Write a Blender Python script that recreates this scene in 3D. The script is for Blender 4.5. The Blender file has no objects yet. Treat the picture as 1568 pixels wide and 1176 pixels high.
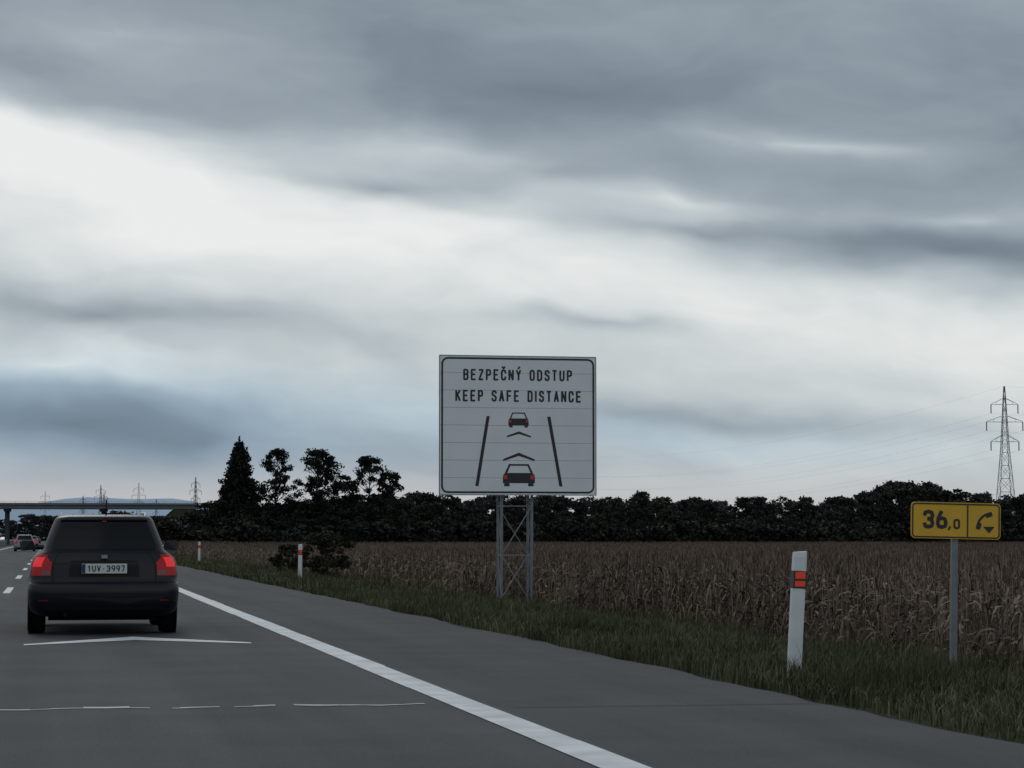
import bpy, math, random
import numpy as np
from mathutils import Vector, Matrix
random.seed(7); rng=np.random.default_rng(7)
R=math.radians
scene=bpy.context.scene
def lin(r,g,b):
    f=lambda c:(c/255/12.92) if c/255<=0.04045 else ((c/255+0.055)/1.055)**2.4
    return (f(r),f(g),f(b),1)

# ------------------------------------------------------------ mesh builder
class MB:
    def __init__(s): s.v=[];s.f=[];s.m=[]
    def add(s,vs,fs,mi=0):
        o=len(s.v); s.v+=[tuple(v) for v in vs]
        s.f+=[tuple(i+o for i in f) for f in fs]; s.m+=[mi]*len(fs)
    def beam(s,a,b,r,n=4,mi=0,r2=None,cap=True):
        a=Vector(a);b=Vector(b);d=(b-a)
        if d.length<1e-6:return
        d.normalize(); up=Vector((0,0,1)) if abs(d.z)<.9 else Vector((0,1,0))
        x=d.cross(up).normalized(); y=d.cross(x)
        r2=r if r2 is None else r2
        vs=[]
        for p,rr in((a,r),(b,r2)):
            for i in range(n):
                t=2*math.pi*(i+.5)/n
                vs.append(p+x*math.cos(t)*rr+y*math.sin(t)*rr)
        fs=[(i,(i+1)%n,n+(i+1)%n,n+i) for i in range(n)]
        if cap: fs+=[tuple(range(n))[::-1],tuple(range(n,2*n))]
        s.add(vs,fs,mi)
    def box(s,c,sz,mi=0,bev=0):
        x,y,z=[k/2 for k in sz]
        vs=[(c[0]+i*x,c[1]+j*y,c[2]+k*z) for i in(-1,1) for j in(-1,1) for k in(-1,1)]
        s.add(vs,[(0,1,3,2),(4,6,7,5),(0,4,5,1),(2,3,7,6),(0,2,6,4),(1,5,7,3)],mi)
    def prism(s,pts,y0,y1,mi=0):
        n=len(pts)
        vs=[(p[0],y0,p[1]) for p in pts]+[(p[0],y1,p[1]) for p in pts]
        fs=[tuple(range(n)),tuple(range(n,2*n))[::-1]]+[(i,n+i,n+(i+1)%n,(i+1)%n) for i in range(n)]
        s.add(vs,fs,mi)
    def obj(s,name,mats,parent=None,loc=(0,0,0),smooth=False,rot=(0,0,0)):
        me=bpy.data.meshes.new(name)
        me.from_pydata(s.v,[],s.f); 
        for m in mats: me.materials.append(m)
        me.polygons.foreach_set('material_index',s.m)
        if smooth: me.polygons.foreach_set('use_smooth',[True]*len(s.f))
        me.update()
        o=bpy.data.objects.new(name,me); scene.collection.objects.link(o)
        o.location=loc;o.rotation_euler=rot
        if parent:o.parent=parent
        return o
def empty(name,loc=(0,0,0),rot=(0,0,0)):
    e=bpy.data.objects.new(name,None);scene.collection.objects.link(e);e.location=loc;e.rotation_euler=rot;return e
def inst(name,me,parent,loc,rot=(0,0,0),sc=(1,1,1)):
    o=bpy.data.objects.new(name,me);scene.collection.objects.link(o)
    o.location=loc;o.rotation_euler=rot;o.scale=sc;o.parent=parent;return o

# ------------------------------------------------------------ materials
def mat(name,col,rough=.6,metal=0,spec=.5,noise=None,bump=0,coat=0,emit=None):
    m=bpy.data.materials.new(name);m.use_nodes=True;nt=m.node_tree;b=nt.nodes['Principled BSDF']
    c=tuple(col)+((1,) if len(col)==3 else ())
    b.inputs['Base Color'].default_value=c;b.inputs['Roughness'].default_value=rough
    b.inputs['Metallic'].default_value=metal;b.inputs['Specular IOR Level'].default_value=spec
    b.inputs['Coat Weight'].default_value=coat;b.inputs['Coat Roughness'].default_value=.06
    if emit:
        b.inputs['Emission Color'].default_value=emit[0];b.inputs['Emission Strength'].default_value=emit[1]
    if noise:
        sc,amt=noise
        tc=nt.nodes.new('ShaderNodeTexCoord');n=nt.nodes.new('ShaderNodeTexNoise')
        n.inputs['Scale'].default_value=sc;n.inputs['Detail'].default_value=6
        nt.links.new(tc.outputs['Object'],n.inputs['Vector'])
        r=nt.nodes.new('ShaderNodeMapRange');r.inputs[1].default_value=.25;r.inputs[2].default_value=.75
        r.inputs[3].default_value=1-amt;r.inputs[4].default_value=1+amt
        nt.links.new(n.outputs[0],r.inputs[0])
        mx=nt.nodes.new('ShaderNodeVectorMath');mx.operation='SCALE';mx.inputs[0].default_value=c[:3]
        nt.links.new(r.outputs[0],mx.inputs['Scale']);nt.links.new(mx.outputs[0],b.inputs['Base Color'])
        if bump:
            bp=nt.nodes.new('ShaderNodeBump');bp.inputs['Strength'].default_value=bump
            nt.links.new(n.outputs[0],bp.inputs['Height']);nt.links.new(bp.outputs[0],b.inputs['Normal'])
    return m
def ramp_set(cr,items):
    while len(cr.elements)>1: cr.elements.remove(cr.elements[-1])
    cr.elements[0].position=items[0][0];cr.elements[0].color=items[0][1]
    for p,c in items[1:]:
        e=cr.elements.new(p);e.color=c
def leafmat(name,cols,rough=.7,patch=None):
    m=bpy.data.materials.new(name);m.use_nodes=True;nt=m.node_tree;b=nt.nodes['Principled BSDF']
    g=nt.nodes.new('ShaderNodeNewGeometry');r=nt.nodes.new('ShaderNodeValToRGB')
    n=len(cols);ramp_set(r.color_ramp,[(i/(n-1),(*c,1)) for i,c in enumerate(cols)])
    nt.links.new(g.outputs['Random Per Island'],r.inputs[0])
    out=r.outputs[0]
    if patch:
        nz=nt.nodes.new('ShaderNodeTexNoise');nz.inputs['Scale'].default_value=patch[0];nz.inputs['Detail'].default_value=2
        nt.links.new(g.outputs['Position'],nz.inputs['Vector'])
        mr=nt.nodes.new('ShaderNodeMapRange');mr.inputs[1].default_value=.3;mr.inputs[2].default_value=.7
        mr.inputs[3].default_value=1-patch[1];mr.inputs[4].default_value=1+patch[1]
        nt.links.new(nz.outputs[0],mr.inputs[0])
        vm=nt.nodes.new('ShaderNodeVectorMath');vm.operation='SCALE'
        nt.links.new(out,vm.inputs[0]);nt.links.new(mr.outputs[0],vm.inputs['Scale']);out=vm.outputs[0]
    nt.links.new(out,b.inputs['Base Color'])
    b.inputs['Roughness'].default_value=rough;b.inputs['Specular IOR Level'].default_value=.12
    return m
def asphalt(name,c1,c2):
    m=bpy.data.materials.new(name);m.use_nodes=True;nt=m.node_tree;b=nt.nodes['Principled BSDF']
    g=nt.nodes.new('ShaderNodeNewGeometry')
    mp=nt.nodes.new('ShaderNodeMapping');mp.inputs['Scale'].default_value=(1.3,.05,1)
    nt.links.new(g.outputs['Position'],mp.inputs[0])
    n=nt.nodes.new('ShaderNodeTexNoise');n.inputs['Scale'].default_value=1;n.inputs['Detail'].default_value=5
    nt.links.new(mp.outputs[0],n.inputs['Vector'])
    n2=nt.nodes.new('ShaderNodeTexNoise');n2.inputs['Scale'].default_value=38;n2.inputs['Detail'].default_value=4
    nt.links.new(g.outputs['Position'],n2.inputs['Vector'])
    n3=nt.nodes.new('ShaderNodeTexNoise');n3.inputs['Scale'].default_value=.8;n3.inputs['Detail'].default_value=6
    nt.links.new(g.outputs['Position'],n3.inputs['Vector'])
    a=nt.nodes.new('ShaderNodeMath');a.operation='MULTIPLY_ADD';a.inputs[1].default_value=.8
    nt.links.new(n2.outputs[0],a.inputs[0]);nt.links.new(n.outputs[0],a.inputs[2])
    a2=nt.nodes.new('ShaderNodeMath');a2.operation='MULTIPLY_ADD';a2.inputs[1].default_value=.6
    nt.links.new(n3.outputs[0],a2.inputs[0]);nt.links.new(a.outputs[0],a2.inputs[2])
    r=nt.nodes.new('ShaderNodeMapRange');r.inputs[1].default_value=.95;r.inputs[2].default_value=1.45
    nt.links.new(a2.outputs[0],r.inputs[0])
    mx=nt.nodes.new('ShaderNodeMix');mx.data_type='RGBA';mx.inputs[6].default_value=(*c1,1);mx.inputs[7].default_value=(*c2,1)
    nt.links.new(r.outputs[0],mx.inputs[0]);nt.links.new(mx.outputs[2],b.inputs['Base Color'])
    b.inputs['Roughness'].default_value=.85;b.inputs['Specular IOR Level'].default_value=.2
    bp=nt.nodes.new('ShaderNodeBump');bp.inputs['Strength'].default_value=.35;bp.inputs['Distance'].default_value=.01
    nt.links.new(n2.outputs[0],bp.inputs['Height']);nt.links.new(bp.outputs[0],b.inputs['Normal'])
    return m
M_road=asphalt('asphalt_lane',(.033,.037,.043),(.070,.075,.084))
M_shld=asphalt('asphalt_shoulder',(.029,.033,.038),(.060,.065,.073))
M_paint=mat('road_paint',(.50,.53,.56),.6,noise=(2.5,.3))
M_worn=mat('worn_paint',(.34,.36,.38),.7,noise=(6,.4))
M_tar=mat('tar',(.02,.021,.024),1,spec=.1)
M_white=mat('sign_white',(.65,.70,.745),.45,noise=(1.2,.06))
M_black=mat('sign_black',(.012,.013,.02),.5)
M_red=mat('sign_red',(.45,.03,.02),.4)
M_yellow=mat('sign_yellow',(.60,.36,.02),.45,noise=(3,.06))
M_galv=mat('galvanised_steel',(.16,.18,.205),.5,metal=.3,noise=(8,.2))
M_galvd=mat('dark_steel',(.07,.085,.10),.5,metal=.3)
M_plastic=mat('post_white',(.56,.61,.64),.5,noise=(5,.12))
M_refl=mat('post_reflector',(.70,.06,.025),.3,emit=((.8,.05,.02,1),.06))  # faint glow added by emission, though the reflector is no lamp
M_bark=mat('bark',(.022,.018,.015),.9,noise=(4,.3))
M_conc=mat('concrete',(.12,.13,.145),.85,noise=(.4,.15))
M_rubber=mat('tyre_rubber',(.008,.008,.009),.9,spec=.2)
M_rim=mat('alloy',(.25,.26,.28),.35,metal=.8)
M_glass=mat('car_glass',(.004,.005,.006),.12,spec=.22)
M_trim=mat('black_trim',(.008,.008,.010),.6,spec=.2)
M_tail=mat('tail_lamp',(.20,.006,.008),.3,spec=.3,emit=((1,.015,.02,1),.06))
M_tail2=mat('tail_lamp_lit',(.45,.02,.025),.3,spec=.3,emit=((1,.04,.045,1),.38))
M_clear=mat('lamp_clear',(.10,.06,.06),.3)
M_plate=mat('number_plate',(.48,.52,.52),.5)
M_leaf=leafmat('foliage_dark',[(.010,.013,.012),(.019,.023,.018),(.036,.034,.025)],patch=(.10,.55))
M_haze=leafmat('foliage_haze_tint',[(.020,.024,.026),(.030,.034,.034),(.046,.045,.042)],patch=(.05,.35))  # aerial haze painted in: leaf colours lightened and greyed for the far trees
M_conif=leafmat('needles_dark',[(.007,.011,.009),(.012,.017,.012),(.018,.022,.015)])
M_bush=leafmat('bush_leaves',[(.010,.015,.009),(.022,.027,.014),(.045,.033,.02)])
M_corn=leafmat('dry_corn',[(.035,.025,.021),(.080,.058,.046),(.150,.112,.086),(.26,.195,.15)],patch=(.08,.30))
M_grass=leafmat('grass_blades',[(.027,.034,.017),(.045,.056,.026),(.074,.080,.042),(.135,.115,.072)],patch=(.5,.5))
M_hill=mat('hill_haze',(.33,.42,.53),1,spec=0,noise=(.003,.1))  # distance haze painted as a pale blue base colour

def ground_mat():
    m=bpy.data.materials.new('ground_soil');m.use_nodes=True;nt=m.node_tree;b=nt.nodes['Principled BSDF']
    g=nt.nodes.new('ShaderNodeNewGeometry');sx=nt.nodes.new('ShaderNodeSeparateXYZ');nt.links.new(g.outputs['Position'],sx.inputs[0])
    n=nt.nodes.new('ShaderNodeTexNoise');n.inputs['Scale'].default_value=1.5;n.inputs['Detail'].default_value=8
    nt.links.new(g.outputs['Position'],n.inputs['Vector'])
    r=nt.nodes.new('ShaderNodeValToRGB');ramp_set(r.color_ramp,[(.35,(.018,.022,.012,1)),(.65,(.042,.040,.026,1))])
    nt.links.new(n.outputs[0],r.inputs[0])
    s=nt.nodes.new('ShaderNodeMapRange');s.inputs[1].default_value=10.9;s.inputs[2].default_value=11.6
    nt.links.new(sx.outputs[0],s.inputs[0])
    mx=nt.nodes.new('ShaderNodeMix');mx.data_type='RGBA';mx.inputs[7].default_value=(.03,.022,.016,1)
    nt.links.new(s.outputs[0],mx.inputs[0]);nt.links.new(r.outputs[0],mx.inputs[6]);nt.links.new(mx.outputs[2],b.inputs['Base Color'])
    b.inputs['Roughness'].default_value=1;b.inputs['Specular IOR Level'].default_value=.1
    return m
prof=[(-6000,-1.0),(-60,-1.0),(-26,-.9),(-21.5,-.02),(5.36,-.02),(6.4,-.05),(8,-.14),(9.4,-.25),(10.7,-.47),(11.5,-.62),(15,-1.0),(60,-1.0),(300,-1.0),(6000,-1.0)]
def gz(x): return float(np.interp(x,[p[0] for p in prof],[p[1] for p in prof]))
g=MB(); ys=[-300,0,50,100,200,400,900,2000,7000]
vs=[(p[0],y,p[1]) for y in ys for p in prof];n=len(prof)
g.add(vs,[(j*n+i,j*n+i+1,(j+1)*n+i+1,(j+1)*n+i) for j in range(len(ys)-1) for i in range(n-1)])
g.obj('ground',[ground_mat()])

# ------------------------------------------------------------ road
def sheet(mb,x0,x1,y0,y1,z,mi=0): mb.add([(x0,y0,z),(x1,y0,z),(x1,y1,z),(x0,y1,z)],[(0,1,2,3)],mi)
road=empty('motorway_road')
b=MB();sheet(b,-5.9,3.02,-60,890,0);sheet(b,-21,-9.2,-60,890,0);b.obj('lanes',[M_road],road)
b=MB()
yy=np.arange(-60,891,.5);vs=[];fs=[];e=5.36
for i,y in enumerate(yy):
    e=.7*e+.3*(5.36+random.uniform(-.18,.16))
    vs+=[(3.02,y,0),(e,y,-.001)]
    if i: k=2*i;fs.append((k-2,k-1,k+1,k))
b.add(vs,fs);b.obj('hard_shoulder',[M_shld],road)
b=MB()
y=-60
while y<890:
    L=random.uniform(1,3) if y<120 else 40
    a=2.72+random.uniform(-.008,.008);c=2.965+random.uniform(-.01,.01)
    sheet(b,a,c,y,y+L,.005);y+=L+.0005
sheet(b,-4.9,-4.65,-60,890,.005)
sheet(b,-10.2,-9.95,-60,890,.005);sheet(b,-20.3,-20.1,-60,890,.005)
for k in range(-4,45):
    y=50.2+18*k; sheet(b,-.95,-.80,y,y+6,.005); sheet(b,-14.1,-13.95,y+3,y+9,.005)
def chev(y):
    for s in(-1,1):
        b.add([(.96,y-.15,.005),(.96,y+.75,.005),(.96+s*1.22,y-1.0,.005),(.96+s*1.22,y-1.25,.005)],[(0,1,2,3)])
for k in range(0,6): chev(27.1+40*k)
b.obj('lane_markings',[M_paint],road)
b=MB(); x=-4.4
while x<2.55:
    w=random.uniform(.05,.16)
    dens=.95 if (x<.55 or x>1.55) else .45
    if random.random()<dens:
        wob=lambda q:.05*math.sin(q*5)+.03*math.sin(q*13)
        a=16.18+wob(x);c=16.18+wob(x+w)
        t=random.uniform(.05,.10)+(.06 if (.2<x<.5 or 1.6<x<1.9) else 0)
        b.add([(x,a,.004),(x+w,c,.004),(x+w,c+t,.004),(x,a+t,.004)],[(0,1,2,3)])
    x+=w
b.obj('worn_cross_line',[M_worn],road)
b=MB()
for y0,xa,xb in((15.75,3.1,5.30),(31.5,3.05,5.3),(47.5,3.05,5.3),(63,3.05,5.3)):
    x=xa;y=y0
    while x<xb:
        ny=y+random.uniform(-.02,.02);nx=min(x+.2,xb);t=.018
        b.add([(x,y,.004),(nx,ny,.004),(nx,ny+t,.004),(x,y+t,.004)],[(0,1,2,3)]);x=nx+1e-4;y=ny
b.obj('tar_seams',[M_tar],road)
gr=MB()
for y in range(0,700,4): gr.box((-7.5,y,.35),(.1,.06,.75))
for z in(.55,.72):
    gr.add([(-7.42,-20,z),(-7.36,-20,z+.06),(-7.42,-20,z+.12),(-7.42,700,z),(-7.36,700,z+.06),(-7.42,700,z+.12)],[(0,1,4,3),(1,2,5,4)])
gr.obj('median_guard_rail',[M_galv])

# ------------------------------------------------------------ lettering (condensed road-sign alphabet drawn in strokes)
Oc=[(0,.22),(0,.78),(.12,.94),(.5,1),(.88,.94),(1,.78),(1,.22),(.88,.06),(.5,0),(.12,.06),(0,.22)]
Cc=[(1,.70),(1,.78),(.88,.94),(.5,1),(.12,.94),(0,.78),(0,.22),(.12,.06),(.5,0),(.88,.06),(1,.22),(1,.30)]
Yc=[[(0,1),(.5,.48),(1,1)],[(.5,.48),(.5,0)]]
N9=[[(1,.68),(1,.78),(.88,.94),(.5,1),(.12,.94),(0,.76),(0,.64),(.12,.47),(.5,.41),(.88,.47),(1,.64)],[(1,.68),(.95,.45),(.72,.15),(.55,0)]]
GL={'B':[[(0,0),(0,1),(.6,1),(.93,.93),(1,.77),(.93,.6),(.6,.53),(0,.53)],[(.6,.53),(.93,.45),(1,.27),(.93,.07),(.6,0),(0,0)]],
'E':[[(1,1),(0,1),(0,0),(1,0)],[(0,.52),(.85,.52)]],'F':[[(1,1),(0,1),(0,0)],[(0,.52),(.85,.52)]],
'Z':[[(0,1),(1,1),(0,0),(1,0)]],'P':[[(0,0),(0,1),(.6,1),(.93,.93),(1,.75),(.93,.55),(.6,.48),(0,.48)]],
'C':[Cc],'Č':[Cc,[(.15,1.34),(.5,1.18),(.85,1.34)]],'N':[[(0,0),(0,1),(1,0),(1,1)]],'Y':Yc,'Ý':Yc+[[(.42,1.18),(.8,1.36)]],
'O':[Oc],'0':[Oc],'D':[[(0,0),(0,1),(.5,1),(.88,.93),(1,.75),(1,.25),(.88,.07),(.5,0),(0,0)]],
'S':[[(1,.76),(.9,.94),(.5,1),(.1,.93),(0,.76),(.1,.6),(.5,.52),(.9,.43),(1,.25),(.9,.07),(.5,0),(.1,.06),(0,.24)]],
'T':[[(0,1),(1,1)],[(.5,1),(.5,0)]],'U':[[(0,1),(0,.22),(.12,.06),(.5,0),(.88,.06),(1,.22),(1,1)]],
'K':[[(0,0),(0,1)],[(1,1),(0,.40)],[(.35,.62),(1,0)]],'A':[[(0,0),(.5,1),(1,0)],[(.2,.3),(.8,.3)]],'I':[[(.5,0),(.5,1)]],
'V':[[(0,1),(.5,0),(1,1)]],'1':[[(.15,.76),(.62,1),(.62,0)]],
'3':[[(0,.78),(.1,.94),(.5,1),(.9,.93),(1,.76),(.9,.58),(.45,.53)],[(.45,.53),(.9,.46),(1,.25),(.9,.07),(.5,0),(.1,.06),(0,.22)]],
'9':N9,'6':[[(1-x,1-y) for x,y in s] for s in N9],'7':[[(0,1),(1,1),(.4,0)]],',':[[(.6,.15),(.2,-.35)]],'.':[[(.4,.45),(.6,.45)]]}
def strokes(mb,s,cx,zb_,w,h,y,mi,st=.15,ratio=.72):
    wid=lambda c:.35 if c=='I' else (.75 if c==' ' else 1.0)
    gap=1/ratio-1
    tot=sum(wid(c) for c in s)+gap*(len(s)-1);u=w/tot;x=cx-w/2;t=st*h/2
    for ch in s:
        cw=wid(ch)*u
        if ch!=' ':
            for pl in GL[ch]:
                P=[Vector((x+t+(cw-2*t)*a,zb_+t+(h-2*t)*c)) for a,c in pl]
                for p,q in zip(P[:-1],P[1:]):
                    d=(q-p).normalized();n_=Vector((-d.y,d.x))*t;ex=d*t*.45
                    mb.add([((k).x,y,(k).y) for k in(p-ex+n_,q+ex+n_,q+ex-n_,p-ex-n_)],[(0,1,2,3)],mi);y-=1e-5
        x+=cw+gap*u
def rrect(cx,cz,w,h,r,n=6):
    pts=[]
    for k,(sx,sz) in enumerate(((1,1),(-1,1),(-1,-1),(1,-1))):
        for i in range(n+1):
            a=math.pi/2*(k+i/n)
            pts.append((cx+sx*(w/2-r)+r*math.cos(a),cz+sz*(h/2-r)+r*math.sin(a)))
    return pts
def frame(mb,cx,cz,w,h,r,t,y,mi):
    o=rrect(cx,cz,w,h,r);i=rrect(cx,cz,w-2*t,h-2*t,max(r-t,.001));n=len(o)
    mb.add([(p[0],y,p[1]) for p in o+i],[(k,(k+1)%n,n+(k+1)%n,n+k) for k in range(n)],mi)
def flat(mb,pts,y,mi): mb.add([(p[0],y,p[1]) for p in pts],[tuple(range(len(pts)))],mi)

# ------------------------------------------------------------ big sign
sg=empty('motorway_information_sign',(10.72,53.9,0))
KX,KZ=.01557,.01528
def SX(px):return (px-792.5)*KX
def SZ(py):return 1.15+(824-py)*KZ
W=241*KX;zt=SZ(545);zb=SZ(759);H=zt-zb;zc=(zt+zb)/2
b=MB()
npan=8;ph=H/npan
for i in range(npan):
    z0=zb+i*ph+.003;z1=zb+(i+1)*ph-.003
    b.box((0,0,(z0+z1)/2),(W,.03,z1-z0))
b.obj('panels',[M_white],sg)
b=MB();b.box((0,.03,zc),(W-.03,.02,H-.03))
for z in(zb+.3,zc,zt-.3): b.box((0,.08,z),(W-.2,.08,.08))
b.obj('backing',[M_galvd],sg)
b=MB()
frame(b,0,zc,W,H,.02,.020,-.019,1)
frame(b,0,zc,W-.10,H-.10,.16,.044,-.018,0)
y=-.0175
strokes(b,'BEZPEČNÝ ODSTUP',SX(792),SZ(583.5),167*KX,17.5*KZ,y,0,.165)
strokes(b,'KEEP SAFE DISTANCE',SX(793),SZ(616),193*KX,18*KZ,y,0,.165)
def line(x0,y0,x1,y1,w,mi=0):
    w/=2; flat(b,[(SX(x0-w),SZ(y0)),(SX(x0+w),SZ(y0)),(SX(x1+w),SZ(y1)),(SX(x1-w),SZ(y1))],y,mi)
line(746.5,638,729.5,745,5);line(839.5,638,858,745,5)
def chv(cx,top,hw,dh,t):
    for s in(-1,1): flat(b,[(SX(cx),SZ(top)),(SX(cx+s*hw),SZ(top+dh)),(SX(cx+s*hw),SZ(top+dh+t*.9)),(SX(cx),SZ(top+t*1.5))],y,0)
chv(793.5,661,18.5,7,2.6);chv(793.5,693.5,24,10,3.4)
def caricon(cx,top,w,h):
    P=lambda u,v:(SX(cx+u*w/2),SZ(top+v*h))
    yy=y
    flat(b,[P(-.97,.48),P(-.85,.40),P(.85,.40),P(.97,.48),P(1,.62),P(1,.86),P(-1,.86),P(-1,.62)],yy,0)
    flat(b,[P(-.62,0),P(.62,0),P(.66,.08),P(-.66,.08)],yy,0)
    for s in(-1,1):
        flat(b,[P(s*.62,.01),P(s*.88,.395),P(s*.72,.395),P(s*.54,.085)],yy,0)
        flat(b,[P(s*.92,.865),P(s*.58,.865),P(s*.58,1),P(s*.92,1)],yy,0)
        flat(b,[P(s*.94,.50),P(s*.72,.50),P(s*.72,.68),P(s*.94,.68)],yy-.002,2)
caricon(793,632,31,23);caricon(793.5,711,49,34)
b.obj('legend',[M_black,M_galv,M_red],sg)
b=MB()
lx=[-.36,.36];ly=[.16,.62];zg=-.8
for X in lx:
    for Y in ly: b.beam((X,Y,zg),(X,Y,zt-.15),.034,6)
lv=[-.40,.75,1.9,3.0,4.1,5.2]
for k,z in enumerate(lv):
    for Y in ly: b.beam((-.36,Y,z),(.36,Y,z),.018,4)
    for X in lx: b.beam((X,.16,z),(X,.62,z),.018,4)
    if k<len(lv)-1:
        z2=lv[k+1];s=1 if k%2 else -1
        b.beam((-.36*s,.16,z),(.36*s,.16,z2),.016,4)
        b.beam((.36*s,.62,z),(-.36*s,.62,z2),.016,4)
        b.beam((-.36,.16,z),(-.36,.62,z2),.014,4);b.beam((.36,.62,z),(.36,.16,z2),.014,4)
for X in lx: b.box((X,.39,-.50),(.22,.75,.20),1)
b.obj('lattice_mast',[M_galv,M_conc],sg)

# ------------------------------------------------------------ delineator posts
def post(loc,tilt):
    e=empty('delineator_post',loc,(0,tilt,0))
    b=MB()
    w=.057
    def ring(z,w,d,zz=0): return [(-w,-d,z),(-w*.55,-d*1.5,z),(w*.55,-d*1.5,z),(w,-d,z+zz),(w,d,z+zz),(-w,d,z)]
    rs=[ring(-.25,w,.03),ring(.6,w*1.0,.03),ring(1.02,w*1.0,.03),ring(1.06,w*.95,.026,.012)]
    vs=sum(rs,[]);n=6
    fs=[(j*n+i,j*n+(i+1)%n,(j+1)*n+(i+1)%n,(j+1)*n+i) for j in range(3) for i in range(n)]+[tuple(range(3*n,4*n))]
    b.add(vs,fs,0)
    b.box((0,-.0,.825),(.118,.096,.150),1)
    b.add([(-.046,-.051,.890),(.046,-.051,.894),(.046,-.051,.834),(-.046,-.051,.830)],[(0,1,2,3)],2)
    b.add([(-.046,-.051,.812),(.046,-.051,.816),(.046,-.051,.768),(-.046,-.051,.764)],[(0,1,2,3)],2)
    b.obj('post_body',[M_plastic,M_black,M_refl],e)
post((6.28,19.45,-.03),R(3.4));post((7.3,69.9,-.10),R(.4));post((7.35,118.8,-.10),0)
post((7.4,169,-.10),0);post((7.4,219,-.10),0)

# ------------------------------------------------------------ km sign
ks=empty('kilometre_emergency_sign',(9.4,23.6,0),(0,R(1.2),R(-3)))
k=25/3600;zc=1.15+26.5*k;Ws=.985;Hs=.385
b=MB();b.prism(rrect(0,zc,Ws,Hs,.045),0,.012,0)
frame(b,0,zc,Ws-.02,Hs-.02,.04,.014,-.004,1)
xx=(1478-1460)*k*1.02;b.box((xx,-.003,zc),(.014,.004,Hs-.055),1)
strokes(b,'36',(1427-1460)*k,zc-.09,39*k,29*k,-.004,1,.19,.86)
strokes(b,',',(1450-1460)*k,zc-.085,8*k,12*k,-.004,1,.26)
strokes(b,'0',(1464-1460)*k-.02,zc-.09,10.5*k,16*k,-.004,1,.19)
cx=(1503-1460)*k
pts=[]
for i in range(11):
    t=i/10;a=R(100+70*t);pts.append((cx+.075+.14*math.cos(a)*1.0,zc-.085+.165*math.sin(a)))
for i in range(10):
    p,q=Vector((pts[i][0],0,pts[i][1])),Vector((pts[i+1][0],0,pts[i+1][1]))
    d=(q-p).normalized();nn=Vector((-d.z,0,d.x))*.013
    flat(b,[((p+nn).x,(p+nn).z),((q+nn).x,(q+nn).z),((q-nn).x,(q-nn).z),((p-nn).x,(p-nn).z)],-.004,1)
for p,an in((pts[0],R(20)),(pts[10],R(70))):
    c,s=math.cos(an),math.sin(an)
    flat(b,[(p[0]+c*u-s*v,p[1]+s*u+c*v) for u,v in((-.025,-.035),(.045,-.035),(.045,.012),(-.025,.012))],-.0045,1)
flat(b,[(cx+.0,zc-.055),(cx+.13,zc-.055),(cx+.065,zc-.125)],-.004,1)
b.obj('plate',[M_yellow,M_black],ks)
b=MB();b.box((0,.05,.4),(.066,.05,2.1),0);b.box((0,.022,zc-.1),(.5,.02,.035),0);b.box((0,.022,zc+.1),(.5,.02,.035),0)
b.obj('steel_post',[M_galv],ks)

# ------------------------------------------------------------ car
ZT=[(.22,.78,.16,4.40,.25),(.29,.855,.06,4.50,.22),(.36,.875,.02,4.55,.20),(.50,.885,.0,4.57,.19),(.585,.885,.01,4.56,.19),(.615,.88,.035,4.55,.18),(.625,.872,.07,4.54,.17),
    (.75,.870,.085,4.48,.16),(.85,.858,.10,4.3,.16),(.92,.825,.125,3.9,.16),(.97,.765,.15,3.45,.15),(1.01,.715,.18,3.28,.14),
    (1.12,.677,.235,2.95,.14),(1.25,.630,.31,2.6,.14),(1.33,.600,.37,2.35,.14),(1.375,.580,.40,2.2,.14),(1.402,.560,.43,2.05,.15),(1.420,.525,.47,1.95,.16),(1.432,.46,.56,1.85,.16),(1.438,.30,.8,1.6,.14)]
def quarter(z):
    A=np.array(ZT);w,r,f,rc=[float(np.interp(z,A[:,0],A[:,i])) for i in(1,2,3,4)]
    pts=[];bul=.05
    for i in range(9):
        x=(w-rc)*i/8;pts.append((x,r+bul*(x/w)**2))
    yb=pts[-1][1]
    for i in range(1,9):
        a=math.pi/2*i/8;pts.append((w-rc+rc*math.sin(a),yb+rc-rc*math.cos(a)))
    fc=.3 if z<1 else .2
    y0=yb+rc;y1=f-fc-.08
    for i in range(1,25):
        t=i/24;pts.append((w+.012*math.sin(math.pi*t)-(.05*t*t if z<.97 else .03*t),y0+(y1-y0)*t))
    wl=pts[-1][0];fc=min(fc,wl*.8)
    for i in range(1,7):
        a=math.pi/2*i/6;pts.append((wl-fc+fc*math.cos(a),y1+fc*math.sin(a)))
    for i in range(1,5):
        x=(wl-fc)*(1-i/4);pts.append((x,y1+fc+.08*(1-(x/(wl-fc))**2)))
    return pts
def PT(s,z,off=0):
    sg_=1 if s>=0 else -1;s=abs(s);q=quarter(z);i=min(int(s),len(q)-2);t=s-i
    x=q[i][0]*(1-t)+q[i+1][0]*t;y=q[i][1]*(1-t)+q[i+1][1]*t
    dx=q[i+1][0]-q[i][0];dy=q[i+1][1]-q[i][1];L=math.hypot(dx,dy) or 1
    return Vector((sg_*(x+off*dy/L),y-off*dx/L,z))
def patch(b,s0,s1,z0,z1,mi,off=.006,ns=10,nz=6):
    f0=s0 if callable(s0) else (lambda z:s0);f1=s1 if callable(s1) else (lambda z:s1)
    vs=[];
    for j in range(nz+1):
        z=z0+(z1-z0)*j/nz
        for i in range(ns+1): vs.append(PT(f0(z)+(f1(z)-f0(z))*i/ns,z,off))
    n=ns+1;b.add(vs,[(j*n+i,j*n+i+1,(j+1)*n+i+1,(j+1)*n+i) for j in range(nz) for i in range(ns)],mi)
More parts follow.
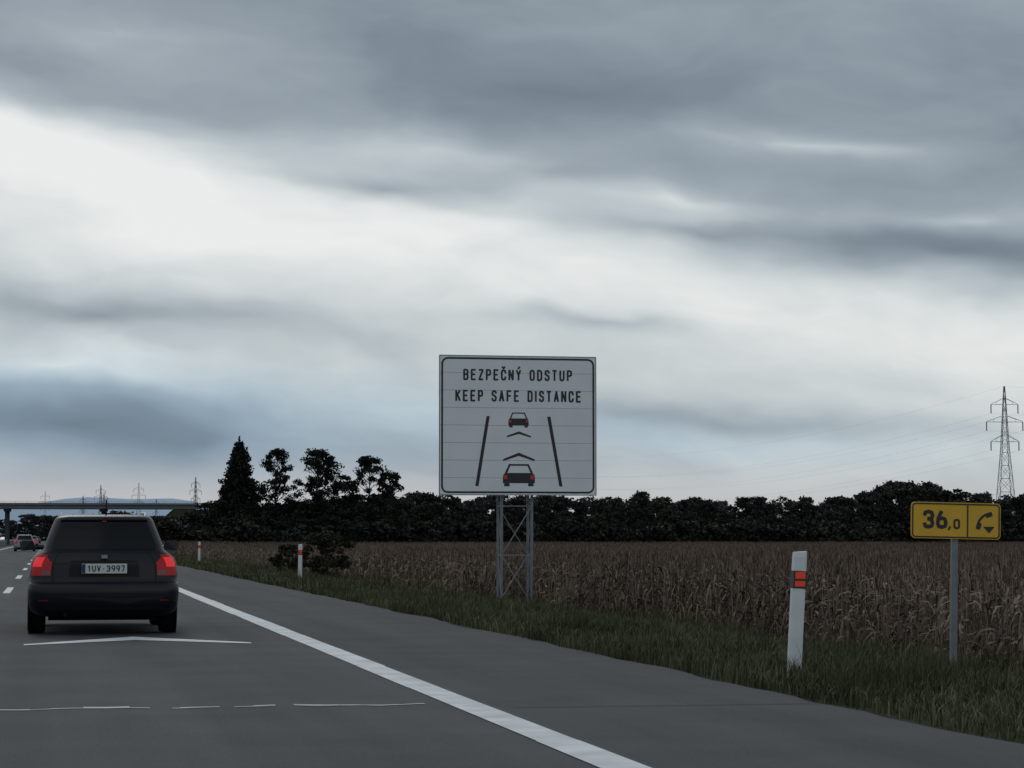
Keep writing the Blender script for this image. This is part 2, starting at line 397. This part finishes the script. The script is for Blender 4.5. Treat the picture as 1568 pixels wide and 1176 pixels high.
def make_car(name,col,loc,plate=None,rot=0):
    paint=mat(name+'_paint',col,.4,metal=.1,spec=.2,coat=.22)
    e=empty(name,loc,(0,0,rot))
    b=MB();zs=[z[0] for z in ZT];zz=[]
    for i in range(len(zs)-1): zz+=[zs[i],(zs[i]+zs[i+1])/2]
    zz.append(zs[-1]);rings=[]
    for z in zz:
        q=quarter(z);full=q+[(-x,y) for x,y in q[::-1][1:-1]]
        rings.append([(x,y,z) for x,y in full])
    n=len(rings[0]);vs=sum(rings,[])
    fs=[(j*n+i,j*n+(i+1)%n,(j+1)*n+(i+1)%n,(j+1)*n+i) for j in range(len(rings)-1) for i in range(n)]
    fs+=[tuple(range(n))[::-1],tuple(range((len(rings)-1)*n,len(rings)*n))]
    b.add(vs,fs,0);b.obj('body',[paint],e,smooth=True)
    b=MB()
    cw=lambda z:9.8-1.2*max(0,(1.05-z)/.04)**2-1.0*max(0,(z-1.32)/.04)**2
    patch(b,lambda z:-cw(z),cw,1.012,1.36,0,.008,24,16)
    for s in(-1,1):
        patch(b,s*17,s*27,1.04,1.335,0,.006);patch(b,s*27.6,s*36,1.04,1.335,0,.006)
    patch(b,39,46,1.03,1.34,0,.008);patch(b,-46,-39,1.03,1.34,0,.008)
    b.obj('windows',[M_glass],e,smooth=True)
    b=MB()
    for s in(-1,1):
        inner=lambda z:s*(7.0+1.6*max(0,(z-.86)/.09))
        outer=lambda z:s*(13.2-.8*max(0,(.80-z)/.1))
        patch(b,inner,outer,.705,.955,0,.010,12,8)
        patch(b,s*8.8,s*12.4,.81,.925,1,.016,8,4)
        patch(b,s*7.1,s*8.8,.715,.765,2,.014,6,2)
        patch(b,s*7.6,s*10,.405,.425,3,.008,6,2)
    b.obj('tail_lamps',[M_tail,M_tail2,M_clear,mat('reflector_red',(.12,.005,.005),.3)],e,smooth=True)
    b=MB()
    patch(b,-9.5,9.5,.25,.345,0,.008,18,2)
    patch(b,-12.5,12.5,.617,.628,0,.004,20,1)
    patch(b,-4.6,4.6,.69,.885,0,.003,10,3)  # plate recess: its shade laid on as a flat dark patch
    for s in(-1,1): patch(b,s*6.75,s*6.9,.63,.985,0,.004,1,6)
    patch(b,-9.6,9.6,.985,.995,0,.004,20,1)
    b.beam((.0,.24,1.03),(.36,.245,1.075),.012,4,0)
    b.beam((.02,.44,1.42),(.02,.36,1.61),.010,5,0)
    for s in(-1,1):
        b.beam((s*.50,.72,1.445),(s*.50,2.0,1.46),.018,6,2)
        b.beam((s*.50,.72,1.445),(s*.50,.60,1.41),.018,6,2)
        b.add([(s*.80,2.95,1.0),(s*1.00,2.93,.985),(s*1.02,2.95,1.07),(s*.99,2.95,1.12),(s*.86,2.95,1.12),
               (s*.82,3.10,1.02),(s*.95,3.12,1.0),(s*.96,3.12,1.06),(s*.94,3.12,1.09),(s*.86,3.1,1.1)],
              [(0,1,2,3,4),(5,6,7,8,9),(0,1,6,5),(1,2,7,6),(2,3,8,7),(3,4,9,8),(4,0,5,9)],1)
        b.beam((s*.70,3.02,1.03),(s*.85,3.02,1.03),.03,5,1)
        for yw in(.95,3.55):
            b.beam((s*.874,yw,.33),(s*.884,yw,.33),.375,24,0)
    b.obj('trim',[M_trim,paint,M_rim],e)
    b=MB();patch(b,-11,11,1.368,1.398,0,.035,20,3);b.obj('spoiler',[paint],e,smooth=True)
    b=MB();patch(b,-.45,.45,1.345,1.358,0,.02,4,1);b.obj('high_brake_lamp',[M_tail],e)
    b=MB()
    for s in(-1,1):
        for yw in(.95,3.55):
            pr=[(.68,.29),(.70,.31),(.74,.318),(.84,.318),(.875,.308),(.892,.285),(.892,.21),(.885,.205),(.875,.02)]
            n=24;vs=[]
            for (x,r) in pr:
                for i in range(n):
                    a=2*math.pi*i/n;vs.append((s*x,yw+r*math.cos(a),.318+r*math.sin(a)))
            for j in range(len(pr)-1):
                for i in range(n):
                    b.add([vs[j*n+i],vs[j*n+(i+1)%n],vs[(j+1)*n+(i+1)%n],vs[(j+1)*n+i]],[(0,1,2,3)],1 if j>=6 else 0)
            b.add(vs[:n],[tuple(range(n))],0)
    b.beam((-.5,.95,.3),(.5,.95,.3),.05,8,0);b.box((0,2.2,.22),(1.3,3.6,.1),0)
    b.beam((-.45,.10,.25),(-.45,.45,.25),.025,8,0)
    b.obj('wheels',[M_rubber,M_rim],e,smooth=False)
    if plate:
        b=MB();yp=.062
        b.box((0,yp,.79),(.53,.014,.115),0);b.box((-.243,yp-.009,.79),(.04,.004,.105),2)
        strokes(b,plate,.02,.752,.44,.076,yp-.0095,1,.17,.80)
        b.box((0,.078,.93),(.07,.02,.04),3)
        b.obj('number_plate',[M_plate,M_black,mat('eu_blue',(.01,.02,.09)),M_rim],e)
    return e
make_car('estate_car',(.0055,.007,.013),(.64,28.3,0),'1UV.3997')
make_car('silver_car',(.22,.23,.26),(-2.1,205,0))
make_car('dark_car',(.03,.03,.035),(-3.0,265,0))
make_car('silver_car',(.25,.26,.3),(-2.4,330,0))
make_car('white_car',(.5,.5,.5),(-2.9,400,0))
make_car('dark_car',(.03,.03,.035),(-2.7,490,0))
make_car('white_car',(.5,.5,.5),(.9,430,0))
make_car('white_car',(.5,.5,.52),(-12.0,520,0),rot=math.pi)
make_car('white_car',(.5,.5,.52),(-12.2,640,0),rot=math.pi)

# ------------------------------------------------------------ vegetation meshes
def quads_mesh(name,C,size,mats,extra=None,flat_=0.0,aspect=1.0):
    n=len(C);d1=rng.normal(size=(n,3));d1/=np.linalg.norm(d1,axis=1)[:,None]
    d2=rng.normal(size=(n,3));d2[:,2]*=(1-flat_);d1[:,2]*=(1-flat_)
    d2-=d1*(d1*d2).sum(1)[:,None];d2/=np.linalg.norm(d2,axis=1)[:,None]
    s=(size*rng.uniform(.5,1.3,n))[:,None]
    V=np.stack([C-d1*s,C-d2*s*.5*aspect,C+d1*s,C+d2*s*.5*aspect],1).reshape(-1,3)
    mb=extra or MB();o=len(mb.v)
    mb.v+=[tuple(v) for v in V];mb.f+=[(o+4*i,o+4*i+1,o+4*i+2,o+4*i+3) for i in range(n)];mb.m+=[1]*n
    me=bpy.data.meshes.new(name);me.from_pydata(mb.v,[],mb.f)
    for m in mats:me.materials.append(m)
    me.polygons.foreach_set('material_index',mb.m);me.update();return me
def broad_tree(name,H,cb,cr,ncl,clr,nl,leaf,m=None,shape=1.0,mats=None,top=0.8,aspect=1.0):
    m=m or M_leaf
    mb=MB();p=Vector((0,0,-.3));lean=Vector((random.uniform(-.04,.04),random.uniform(-.04,.04),0))
    r=H*.018;q=p
    for i in range(5):
        q2=Vector((random.uniform(-.1,.1),random.uniform(-.1,.1),H*top*(i+1)/5))+lean*H*(i+1)/5
        mb.beam(q,q2,r*(1-i*.17),6,0,r*(1-(i+1)*.17),False);q=q2
    C=[]
    for k in range(ncl):
        t=random.random()**.85;z=cb+(H-cb)*t
        prof_=math.sin(math.pi*min(1,.18+.80*t))**.6*shape
        a=random.uniform(0,2*math.pi);rr=cr*prof_*math.sqrt(random.random())
        c=np.array([rr*math.cos(a),rr*math.sin(a),min(z,H-clr*.5)])
        zt_=max(cb*.8,z-rr*.6-.4);mb.beam((0,0,min(zt_,H*top)),c,H*.005,4,0,H*.0015,False)
        dd=rng.normal(size=(nl,3));dd/=np.linalg.norm(dd,axis=1)[:,None]
        dd*=(rng.random(nl)**.6)[:,None]*clr*random.uniform(.5,1.35);dd[:,2]*=.62
        C.append(c+dd)
    return quads_mesh(name,np.concatenate(C),leaf,[M_bark,m],mb,aspect=aspect)
def spruce(name,H,W_):
    mb=MB();mb.beam((0,0,-.3),(0,0,H),H*.016,6,0,.02)
    C=[];z=1.0
    while z<H-.2:
        t=z/H;R_=W_*(1-t)**.8*random.uniform(.8,1.12)+.12;nb=10
        for i in range(nb):
            a=2*math.pi*i/nb+random.uniform(-.3,.3);L=max(.25,R_*random.uniform(.6,1.15))
            e=(L*math.cos(a),L*math.sin(a),z-.25*L);mb.beam((0,0,z),e,.03,3,0,.01,False)
            n=int(18+40*L);u=rng.random(n)**.7
            P=np.array((0,0,z))+u[:,None]*(np.array(e)-np.array((0,0,z)))+rng.normal(size=(n,3))*np.array([.15,.15,.16])
            C.append(P)
        z+=random.uniform(.34,.50)
    C.append(np.array([0,0,H])+rng.normal(size=(12,3))*np.array([.06,.06,.25]))
    return quads_mesh(name,np.concatenate(C),.21,[M_bark,M_conif],mb,aspect=1.2)

tv=[broad_tree('forest_tree_mesh',10,.8,3.0,50,.9,50,.25,aspect=1.5) for _ in range(3)]+\
   [broad_tree('forest_tree_mesh',10,1.4,2.1,38,.8,50,.24,aspect=1.5) for _ in range(2)]
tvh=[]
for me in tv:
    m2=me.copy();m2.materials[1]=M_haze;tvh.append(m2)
sh=[broad_tree('shrub_mesh',4,.2,2.0,28,.95,50,.26,top=.6,aspect=1.5) for _ in range(2)]
def pxof(x,y): return 784+3600*math.tan(math.atan2(x,y)-.1937)
forest=empty('distant_forest')
tx=[500,620,750,900,960,985,1010,1080,1180,1290,1320,1350,1385,1420,1450,1500,1568,1700,1900]
ty=[758,750,752,755,756,743,756,759,757,755,747,738,726,733,744,751,753,752,750]
for row,Y0 in enumerate((320,331,344,358,374)):
    X=40
    while X<250:
        Y=Y0+random.uniform(-4,4);p=pxof(X,Y);d=X*.1925+Y*.9813
        top=float(np.interp(p,tx,ty));Hh=1.0+1.15+d*(824-top)/3600
        Hh*=random.uniform(.82,1.0)*(.78 if row==0 else 1)
        s=Hh/10.2;w=s*random.uniform(.9,1.3)
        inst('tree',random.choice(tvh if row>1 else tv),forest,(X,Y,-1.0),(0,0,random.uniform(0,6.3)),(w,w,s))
        X+=random.uniform(2.2,4.2)
X=38
while X<250:
    for Y in(308,313):
        s=random.uniform(.75,1.15);inst('shrub',random.choice(sh),forest,(X,Y+random.uniform(-1.5,1.5),-1.05),(0,0,random.uniform(0,6.3)),(s*1.2,s*1.2,s))
    X+=random.uniform(1.7,2.8)
belt=empty('hedgerow')
for Y in(294,299,304,310):
    X=17.5
    while X<50:
        Hh=random.uniform(5.6,7.1)*(.8 if X<20 else 1)*(1 if Y>296 else .75);s=Hh/10
        inst('tree',random.choice(tv),belt,(X,Y,-1.0),(0,0,random.uniform(0,6.3)),(s*1.25,s*1.25,s));X+=random.uniform(1.5,2.6)
for Y in(288,330,345,362,385,405):
    X=9.5 if Y>300 else 14
    while X<(40 if Y>300 else 46):
        s=random.uniform(.8,1.25)*(1.15 if Y>300 else .85);inst('shrub',random.choice(sh),belt,(X,Y,-.9),(0,0,random.uniform(0,6.3)),(s*1.2,s*1.2,s));X+=random.uniform(1.5,2.7)
def place(name,me,loc,rz=0):
    o=bpy.data.objects.new(name,me);scene.collection.objects.link(o);o.location=loc;o.rotation_euler=(0,0,rz)
place('spruce_tree',spruce('spruce_mesh',14.7,5.0),(23.6,301,-1.0))
P_=dict(m=M_conif,aspect=1.2)
place('pine_tree',broad_tree('pine_mesh',13.4,4.6,2.6,62,.78,90,.17,top=.9,**P_),(28.3,300,-1.0))
place('pine_tree',broad_tree('pine_mesh',13.4,4.4,3.7,104,.8,90,.17,top=.85,**P_),(33.7,300,-1.0),1)
place('pine_tree',broad_tree('pine_mesh',12.7,4.2,2.4,56,.75,90,.17,top=.92,**P_),(40.2,300,-1.0),2)
place('pine_tree',broad_tree('pine_mesh',10.7,3.8,2.2,46,.75,90,.17,top=.9,**P_),(42.8,300,-1.0),3)
place('pine_tree',broad_tree('pine_mesh',10.2,4.0,2.0,40,.72,90,.17,top=.9,**P_),(37.4,302,-1.0),4)
far=empty('far_woodland')
for Y in(900,930,960):
    X=-330
    while X<330:
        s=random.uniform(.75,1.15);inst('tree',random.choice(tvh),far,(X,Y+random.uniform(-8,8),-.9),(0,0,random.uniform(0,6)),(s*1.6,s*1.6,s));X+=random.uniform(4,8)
for Y in (460,480):
    for sx in(-1,1):
        X=10 if sx>0 else -26
        while abs(X)<110:
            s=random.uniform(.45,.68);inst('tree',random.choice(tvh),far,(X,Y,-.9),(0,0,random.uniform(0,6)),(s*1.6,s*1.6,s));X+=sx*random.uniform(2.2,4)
place('roadside_bush',broad_tree('bush_mesh',1.6,.1,.95,60,.2,80,.05,M_bush,top=.6,aspect=1.5),(8.9,77,-.22))
place('roadside_bush',broad_tree('bush_mesh',1.1,.1,.7,34,.2,70,.05,M_bush,top=.6,aspect=1.5),(8.0,80,-.16))

# ------------------------------------------------------------ corn
def strip(mb,p0,az,L,w,rise,droop,seg=4,mi=0):
    d=Vector((math.cos(az),math.sin(az),0));sd=Vector((-d.y,d.x,0));vs=[]
    for i in range(seg+1):
        t=i/seg;p=p0+d*L*t*(1-.25*t)+Vector((0,0,rise*t-droop*t*t))
        ww=w*(1-t)**.7*(.5+.9*min(t*3,1)*.55)
        tw=sd*ww+Vector((0,0,ww*.5*math.sin(t*4+az)))
        vs+=[p-tw,p+tw]
    mb.add(vs,[(2*i,2*i+1,2*i+3,2*i+2) for i in range(seg)],mi)
def cornpatch(S=5.0,lod=0):
    mb=MB()
    for r in range(7):
        x=-S/2+S*(r+.5)/7;y=-S/2
        while y<S/2:
            y+=random.uniform(.15,.26)*(1.7 if lod else 1);h=random.uniform(1.2,1.58)
            X=x+random.uniform(-.12,.12);lx_,ly_=random.uniform(-.12,.12),random.uniform(-.12,.12)
            T=Vector((X+lx_,y+ly_,h));B=Vector((X,y,-.35));mb.beam(B,T,.011,3,0,.005,False)
            nlf=6 if lod else 8
            for k in range(nlf):
                t=.22+.76*k/nlf+random.uniform(-.04,.04);p=B.lerp(T,t)
                L=random.uniform(.22,.50);strip(mb,p,random.uniform(0,6.3),L,random.uniform(.016,.030)*(1.8 if lod else 1),random.uniform(.05,.3),random.uniform(.3,.7),2 if lod else 3)
            for k in range(2 if lod else 4): strip(mb,T,random.uniform(0,6.3),random.uniform(.05,.12),.018 if lod else .010,.20,.05,1 if lod else 2)
            if not lod and random.random()<.6:
                p=B.lerp(T,.55);a=random.uniform(0,6.3);mb.beam(p,p+Vector((math.cos(a)*.08,math.sin(a)*.08,-.14)),.028,5,0,.012)
    me=bpy.data.meshes.new('corn_patch');me.from_pydata(mb.v,[],mb.f);me.materials.append(M_corn);me.update();return me
cp=[cornpatch() for _ in range(4)];cpl=[cornpatch(lod=1) for _ in range(3)]
corn=empty('corn_field')
Y=12.5
while Y<300:
    X=13.35
    while X<.52*Y+18:
        inst('corn_rows',random.choice(cp if Y<75 else cpl),corn,(X+random.uniform(-.15,.15),Y,-.78 if X<15 else -.90),(0,0,random.choice((0,math.pi))),(1,1,random.uniform(.94,1.04)))
        X+=4.95
    Y+=4.95
# ------------------------------------------------------------ grass
def grasspatch(n,hmin,hmax,hw_=1.05,wm=1):
    mb=MB()
    for _ in range(n):
        x,y=random.uniform(-hw_,hw_),random.uniform(-1.05,1.05)
        cl=.6+.8*(math.sin(x*4+1)*math.sin(y*5+2)*.5+.5)
        h=random.uniform(hmin,hmax)*cl*(1.9 if random.random()<.04 else 1)
        a=random.uniform(0,6.3);w=random.uniform(.003,.006)*wm;l=h*random.uniform(.1,.9);dx,dy=math.cos(a),math.sin(a)
        mb.add([(x-dy*w,y+dx*w,-.03),(x+dy*w,y-dx*w,-.03),(x+dx*l*.4+dy*w*.8,y+dy*l*.4-dx*w*.8,h*.65),(x+dx*l*.4-dy*w*.8,y+dy*l*.4+dx*w*.8,h*.65),(x+dx*l,y+dy*l,h)],[(0,1,2,3),(3,2,4)])
    me=bpy.data.meshes.new('grass_patch');me.from_pydata(mb.v,[],mb.f);me.materials.append(M_grass);me.update();return me
gp=[grasspatch(2600,.03,.13) for _ in range(4)];gpl=[grasspatch(900,.03,.13,wm=2.5) for _ in range(3)];gt=[grasspatch(700,.08,.24,.4) for _ in range(2)]
tuft=[grasspatch(260,.12,.38,.35) for _ in range(3)]
grass=empty('grass_verge')
Y=9
while Y<300:
    for X in(6.43,8.43,10.4):
        sl=math.atan((gz(X+1)-gz(X-1))/2)
        inst('grass',random.choice(gp if Y<50 else gpl),grass,(X+random.uniform(-.05,.05),Y,gz(X)),(0,-sl,0),(1,random.choice((-1,1)),random.uniform(.75,1.25)))
    inst('grass',random.choice(gt),grass,(11.2,Y,gz(11.2)),(0,.1,0))
    Y+=2
for _ in range(150):
    X=random.uniform(5.7,10.8);Y=9+110*random.random()**1.5;s=random.uniform(.5,1)
    inst('grass_tuft',random.choice(tuft),grass,(X,Y,gz(X)),(0,0,random.uniform(0,6)),(.7,.3,s))
# ------------------------------------------------------------ bridge
br=empty('overpass_bridge')
b=MB();b.box((-24,431,6.75),(100,11,.75),0);b.box((-24,425.3,7.2),(100,.3,.35),0);b.box((-24,436.6,7.2),(100,.3,.35),0)
for x in(-26,-7.5,9.5):
    for y_ in(428,434): b.beam((x,y_,-1),(x,y_,6.4),.4,10,1)
    b.box((x,431,6.15),(1.2,9.5,.5),1)
b.obj('deck_and_piers',[M_conc,mat('concrete_shaded',(.05,.055,.062),.9)],br)  # piers and crossbeams: shade under the deck put into a darker concrete colour
b=MB()
for x in range(-74,27,2): b.beam((x,425.3,7.3),(x,425.3,7.6),.03,4)
b.beam((-74,425.3,7.6),(26,425.3,7.6),.03,4)
b.obj('railing',[M_galvd],br)
b=MB()
for sx,x0,x1 in((1,14,120),(-1,-30,-140)):
    b.add([(x0,418,-1),(x0,444,-1),(x1,410,-1),(x1,452,-1),(x0+sx*8,425,6.3),(x0+sx*8,437,6.3),(x1,425,5),(x1,437,5)],[(0,4,6,2),(1,3,7,5),(0,1,5,4),(4,5,7,6)])
b.obj('embankment',[M_bush],br)

# ------------------------------------------------------------ pylons
def pylon(name,loc,H,rz,arms,t=.09,bw=2.4):
    e=empty(name,loc,(0,0,rz));b=MB()
    def hw(z): return (bw*(1-z/(H*.62))+.75*z/(H*.62)) if z<H*.62 else .75*(1-(z-H*.62)/(H*.38)*.85)
    N=13;zs=[H*(1-(1-i/N)**1.15) for i in range(N+1)]
    for i in range(N):
        a,c=zs[i],zs[i+1];u,v=hw(a),hw(c)
        for sx,sy in((1,1),(1,-1),(-1,-1),(-1,1)): b.beam((sx*u,sy*u,a),(sx*v,sy*v,c),t,4,cap=False)
        for sy in(-1,1):
            b.beam((-u,sy*u,a),(v,sy*v,c),t*.6,4,cap=False);b.beam((u,sy*u,a),(-v,sy*v,c),t*.6,4,cap=False);b.beam((-v,sy*v,c),(v,sy*v,c),t*.6,4,cap=False)
            b.beam((sy*u,-u,a),(sy*v,v,c),t*.6,4,cap=False);b.beam((sy*u,u,a),(sy*v,-v,c),t*.6,4,cap=False)
    tips=[]
    for z,L in arms:
        w=hw(z)
        for s in(-1,1):
            for sy in(-1,1):
                b.beam((s*w,sy*w,z),(s*L,0,z),t*.8,4);b.beam((s*w,sy*w,z+1.3),(s*L,0,z+.1),t*.7,4)
            b.beam((s*L*.6,0,z),(s*L*.6,0,z+.6),t*.5,4)
            b.beam((s*L,0,z),(s*L,0,z-1.9),.12,5);tips.append((s*L,z-1.9))
    tips.append((0,H))
    b.obj('lattice',[M_pyl],e);return tips
M_pyl=mat('pylon_steel',(.13,.145,.165),.6,metal=.2)
PH=34.3
arm=[(PH-11.8,3.0),(PH-7.6,3.9),(PH-3.9,2.9)]
P1=Vector((199,470,-.9));P0=Vector((290,250,-.9))
tips=pylon('electricity_pylon',P1,PH,R(-8),arm,.07)
def wires(A,B,tips,sag):
    b=MB()
    for (x,z) in tips:
        a=A+Vector((x,0,z));c=B+Vector((x,0,z));prev=a
        for i in range(1,33):
            t=i/32;p=a.lerp(c,t)-Vector((0,0,sag*4*t*(1-t)));b.beam(prev,p,.010,3,cap=False);prev=p
    return b
PM=P1+Vector((-60,330,0))
wires(P1,PM,tips,9).obj('power_lines',[M_pyl])
wires(P1,P0,tips,6).obj('power_lines',[M_pyl])
for px,top in((300,728),(213,737),(155,740),(160,752),(70,750),(128,757),(240,762)):
    d=33*3600/(824-top);u=(px-784)/3600
    pylon('electricity_pylon',(d*(.1925+.9813*u),d*(.9813-.1925*u),-.9),34,R(random.uniform(-40,40)),arm,.09)
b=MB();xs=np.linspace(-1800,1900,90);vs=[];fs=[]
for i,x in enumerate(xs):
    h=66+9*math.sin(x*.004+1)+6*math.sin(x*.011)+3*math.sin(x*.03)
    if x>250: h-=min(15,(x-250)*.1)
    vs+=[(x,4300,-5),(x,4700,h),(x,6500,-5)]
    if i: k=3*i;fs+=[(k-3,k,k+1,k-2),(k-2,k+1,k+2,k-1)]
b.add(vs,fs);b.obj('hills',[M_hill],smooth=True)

# ------------------------------------------------------------ world
w=bpy.data.worlds.new('World');scene.world=w;w.use_nodes=True;nt=w.node_tree;nt.nodes.clear()
N=nt.nodes.new;Lk=nt.links.new
def math_(op,a,b_=None,c=None):
    n=N('ShaderNodeMath');n.operation=op
    for i,v in enumerate((a,b_,c)):
        if v is None:continue
        if isinstance(v,(int,float)):n.inputs[i].default_value=v
        else:Lk(v,n.inputs[i])
    return n.outputs[0]
def vmath(op,a,b_=None,c=None):
    n=N('ShaderNodeVectorMath');n.operation=op
    for i,v in enumerate((a,b_,c)):
        if v is None:continue
        if isinstance(v,tuple):n.inputs[i].default_value=v
        else:Lk(v,n.inputs[i])
    return n.outputs[0]
tc=N('ShaderNodeTexCoord');sp=N('ShaderNodeSeparateXYZ');Lk(tc.outputs['Generated'],sp.inputs[0])
x,y_,z=sp.outputs
az=math_('ARCTAN2',x,y_);hy=math_('SQRT',math_('ADD',math_('MULTIPLY',x,x),math_('MULTIPLY',y_,y_)))
el=math_('ARCTAN2',z,hy)
U=math_('MULTIPLY',math_('SUBTRACT',az,.1937),4.59);V=math_('MULTIPLY',el,4.40)
SH=.07
Vs=math_('MULTIPLY_ADD',U,SH,V)
cb=N('ShaderNodeCombineXYZ');Lk(U,cb.inputs[0]);Lk(Vs,cb.inputs[1])
def noise(scale,detail,rough,vec,seed):
    v=vmath('MULTIPLY_ADD',vec,scale,(seed,seed*1.7,seed*.3))
    n=N('ShaderNodeTexNoise');n.inputs['Scale'].default_value=1;n.inputs['Detail'].default_value=detail;n.inputs['Roughness'].default_value=rough
    Lk(v,n.inputs['Vector']);return n
nw=noise((2.2,5,1),3,.5,cb.outputs[0],3.1)
UVw=vmath('ADD',cb.outputs[0],vmath('MULTIPLY',vmath('SUBTRACT',nw.outputs['Color'],(.5,.5,.5)),(.45,.14,0)))
s2=N('ShaderNodeSeparateXYZ');Lk(UVw,s2.inputs[0])
Uc=N('ShaderNodeClamp');Lk(s2.outputs[0],Uc.inputs[0]);Uc.inputs[1].default_value=-1.6;Uc.inputs[2].default_value=1.6
Vp=math_('MULTIPLY_ADD',Uc.outputs[0],.15-SH,s2.outputs[1])
fc=N('ShaderNodeFloatCurve');cv=fc.mapping.curves[0]
pr=[(-.3,.62),(0,.64),(.15,.66),(.28,.72),(.40,.82),(.53,.90),(.60,.80),(.68,.52),(.76,.36),(1.0,.32),(1.2,.58),(1.6,.84),(2.2,.84)]
Vn=math_('DIVIDE',math_('ADD',Vp,.3),2.5)
while len(cv.points)<len(pr): cv.points.new(.5,.5)
for p,(a,c) in zip(cv.points,pr): p.location=((a+.3)/2.5,c)
fc.mapping.update();Lk(Vn,fc.inputs['Value'])
t=fc.outputs[0]
def blob(px,py,ru,rv,amp,acc=None):
    u0=(px-784)/784;v0=(824-py)/824+SH*u0;ku=784/(ru*1.5);kv=824/(rv*1.6)
    v=vmath('MULTIPLY_ADD',UVw,(ku,kv,0),(-u0*ku,-v0*kv,0))
    gr=N('ShaderNodeTexGradient');gr.gradient_type='QUADRATIC_SPHERE';Lk(v,gr.inputs[0])
    return math_('MULTIPLY_ADD',gr.outputs['Fac'],amp,acc if acc is not None else 0.0)
for a in [(130,660,620,80,-.55),(200,484,440,44,-.46),(90,568,330,40,.26),(1080,640,560,32,-.26),(900,500,260,22,-.26),
          (1440,395,460,56,-.50),(1290,235,260,34,.38),(1480,348,260,24,.28),(1010,300,280,30,.34),(650,222,360,44,.30),
          (850,120,460,80,-.18),(230,60,400,60,.20),(120,235,420,60,.36),(540,280,300,34,-.34),
          (400,370,460,70,.16),(1350,60,320,50,.12),(1060,352,260,20,-.24)]:
    t=blob(a[0],a[1],a[2],a[3],a[4],t)
n1=noise((2.2,8,1),5,.5,UVw,9.3);n2=noise((7,19,1),3,.5,UVw,2.2)
t=math_('MULTIPLY_ADD',math_('SUBTRACT',n1.outputs[0],.5),.38,t)
t=math_('MULTIPLY_ADD',math_('SUBTRACT',n2.outputs[0],.5),.12,t)
rp=N('ShaderNodeValToRGB');Lk(t,rp.inputs[0])
ramp_set(rp.color_ramp,[(p,lin(*c)) for p,c in [(0,(99,111,123)),(.25,(122,134,145)),(.5,(155,166,175)),(.7,(188,197,201)),(.88,(219,223,223)),(1,(235,237,236))]])
bl=blob(100,650,800,110,1.6);bl=blob(1000,665,700,50,.6,bl)
mc=N('ShaderNodeClamp');Lk(bl,mc.inputs[0])
m1=N('ShaderNodeMix');m1.data_type='RGBA';m1.blend_type='MULTIPLY';Lk(mc.outputs[0],m1.inputs[0]);Lk(rp.outputs[0],m1.inputs[6]);m1.inputs[7].default_value=(.83,1.0,1.14,1)
hz=N('ShaderNodeMapRange');Lk(V,hz.inputs[0]);hz.inputs[1].default_value=.17;hz.inputs[2].default_value=.04;hz.inputs[3].default_value=0;hz.inputs[4].default_value=.7;hz.interpolation_type='SMOOTHSTEP'
m2=N('ShaderNodeMix');m2.data_type='RGBA';Lk(hz.outputs[0],m2.inputs[0]);Lk(m1.outputs[2],m2.inputs[6]);m2.inputs[7].default_value=lin(190,187,190)
bg=N('ShaderNodeBackground');Lk(m2.outputs[2],bg.inputs[0]);bg.inputs[1].default_value=1.0
sk=N('ShaderNodeTexSky');sk.sky_type='NISHITA';sk.sun_disc=False;sk.sun_elevation=R(38);sk.sun_rotation=R(-8)
bs=N('ShaderNodeBackground');Lk(sk.outputs[0],bs.inputs[0]);bs.inputs[1].default_value=.07
mx=N('ShaderNodeMixShader');mx.inputs[0].default_value=.95;Lk(bs.outputs[0],mx.inputs[1]);Lk(bg.outputs[0],mx.inputs[2])
ow=N('ShaderNodeOutputWorld');Lk(mx.outputs[0],ow.inputs[0])
sun=bpy.data.lights.new('sun','SUN');sun.energy=.5;sun.angle=R(20);sun.color=(1,.97,.93)
so=bpy.data.objects.new('sun',sun);scene.collection.objects.link(so);so.rotation_euler=(R(-52),0,R(8))
# ------------------------------------------------------------ camera
cam=bpy.data.cameras.new('camera');co=bpy.data.objects.new('camera',cam);scene.collection.objects.link(co)
cam.sensor_width=36;cam.lens=82.65;cam.clip_end=20000;cam.clip_start=.1
co.location=(0,0,1.15);co.rotation_euler=(R(90+3.75),0,R(-11.1));scene.camera=co
scene.view_settings.view_transform='Standard';scene.view_settings.look='None';scene.view_settings.exposure=0
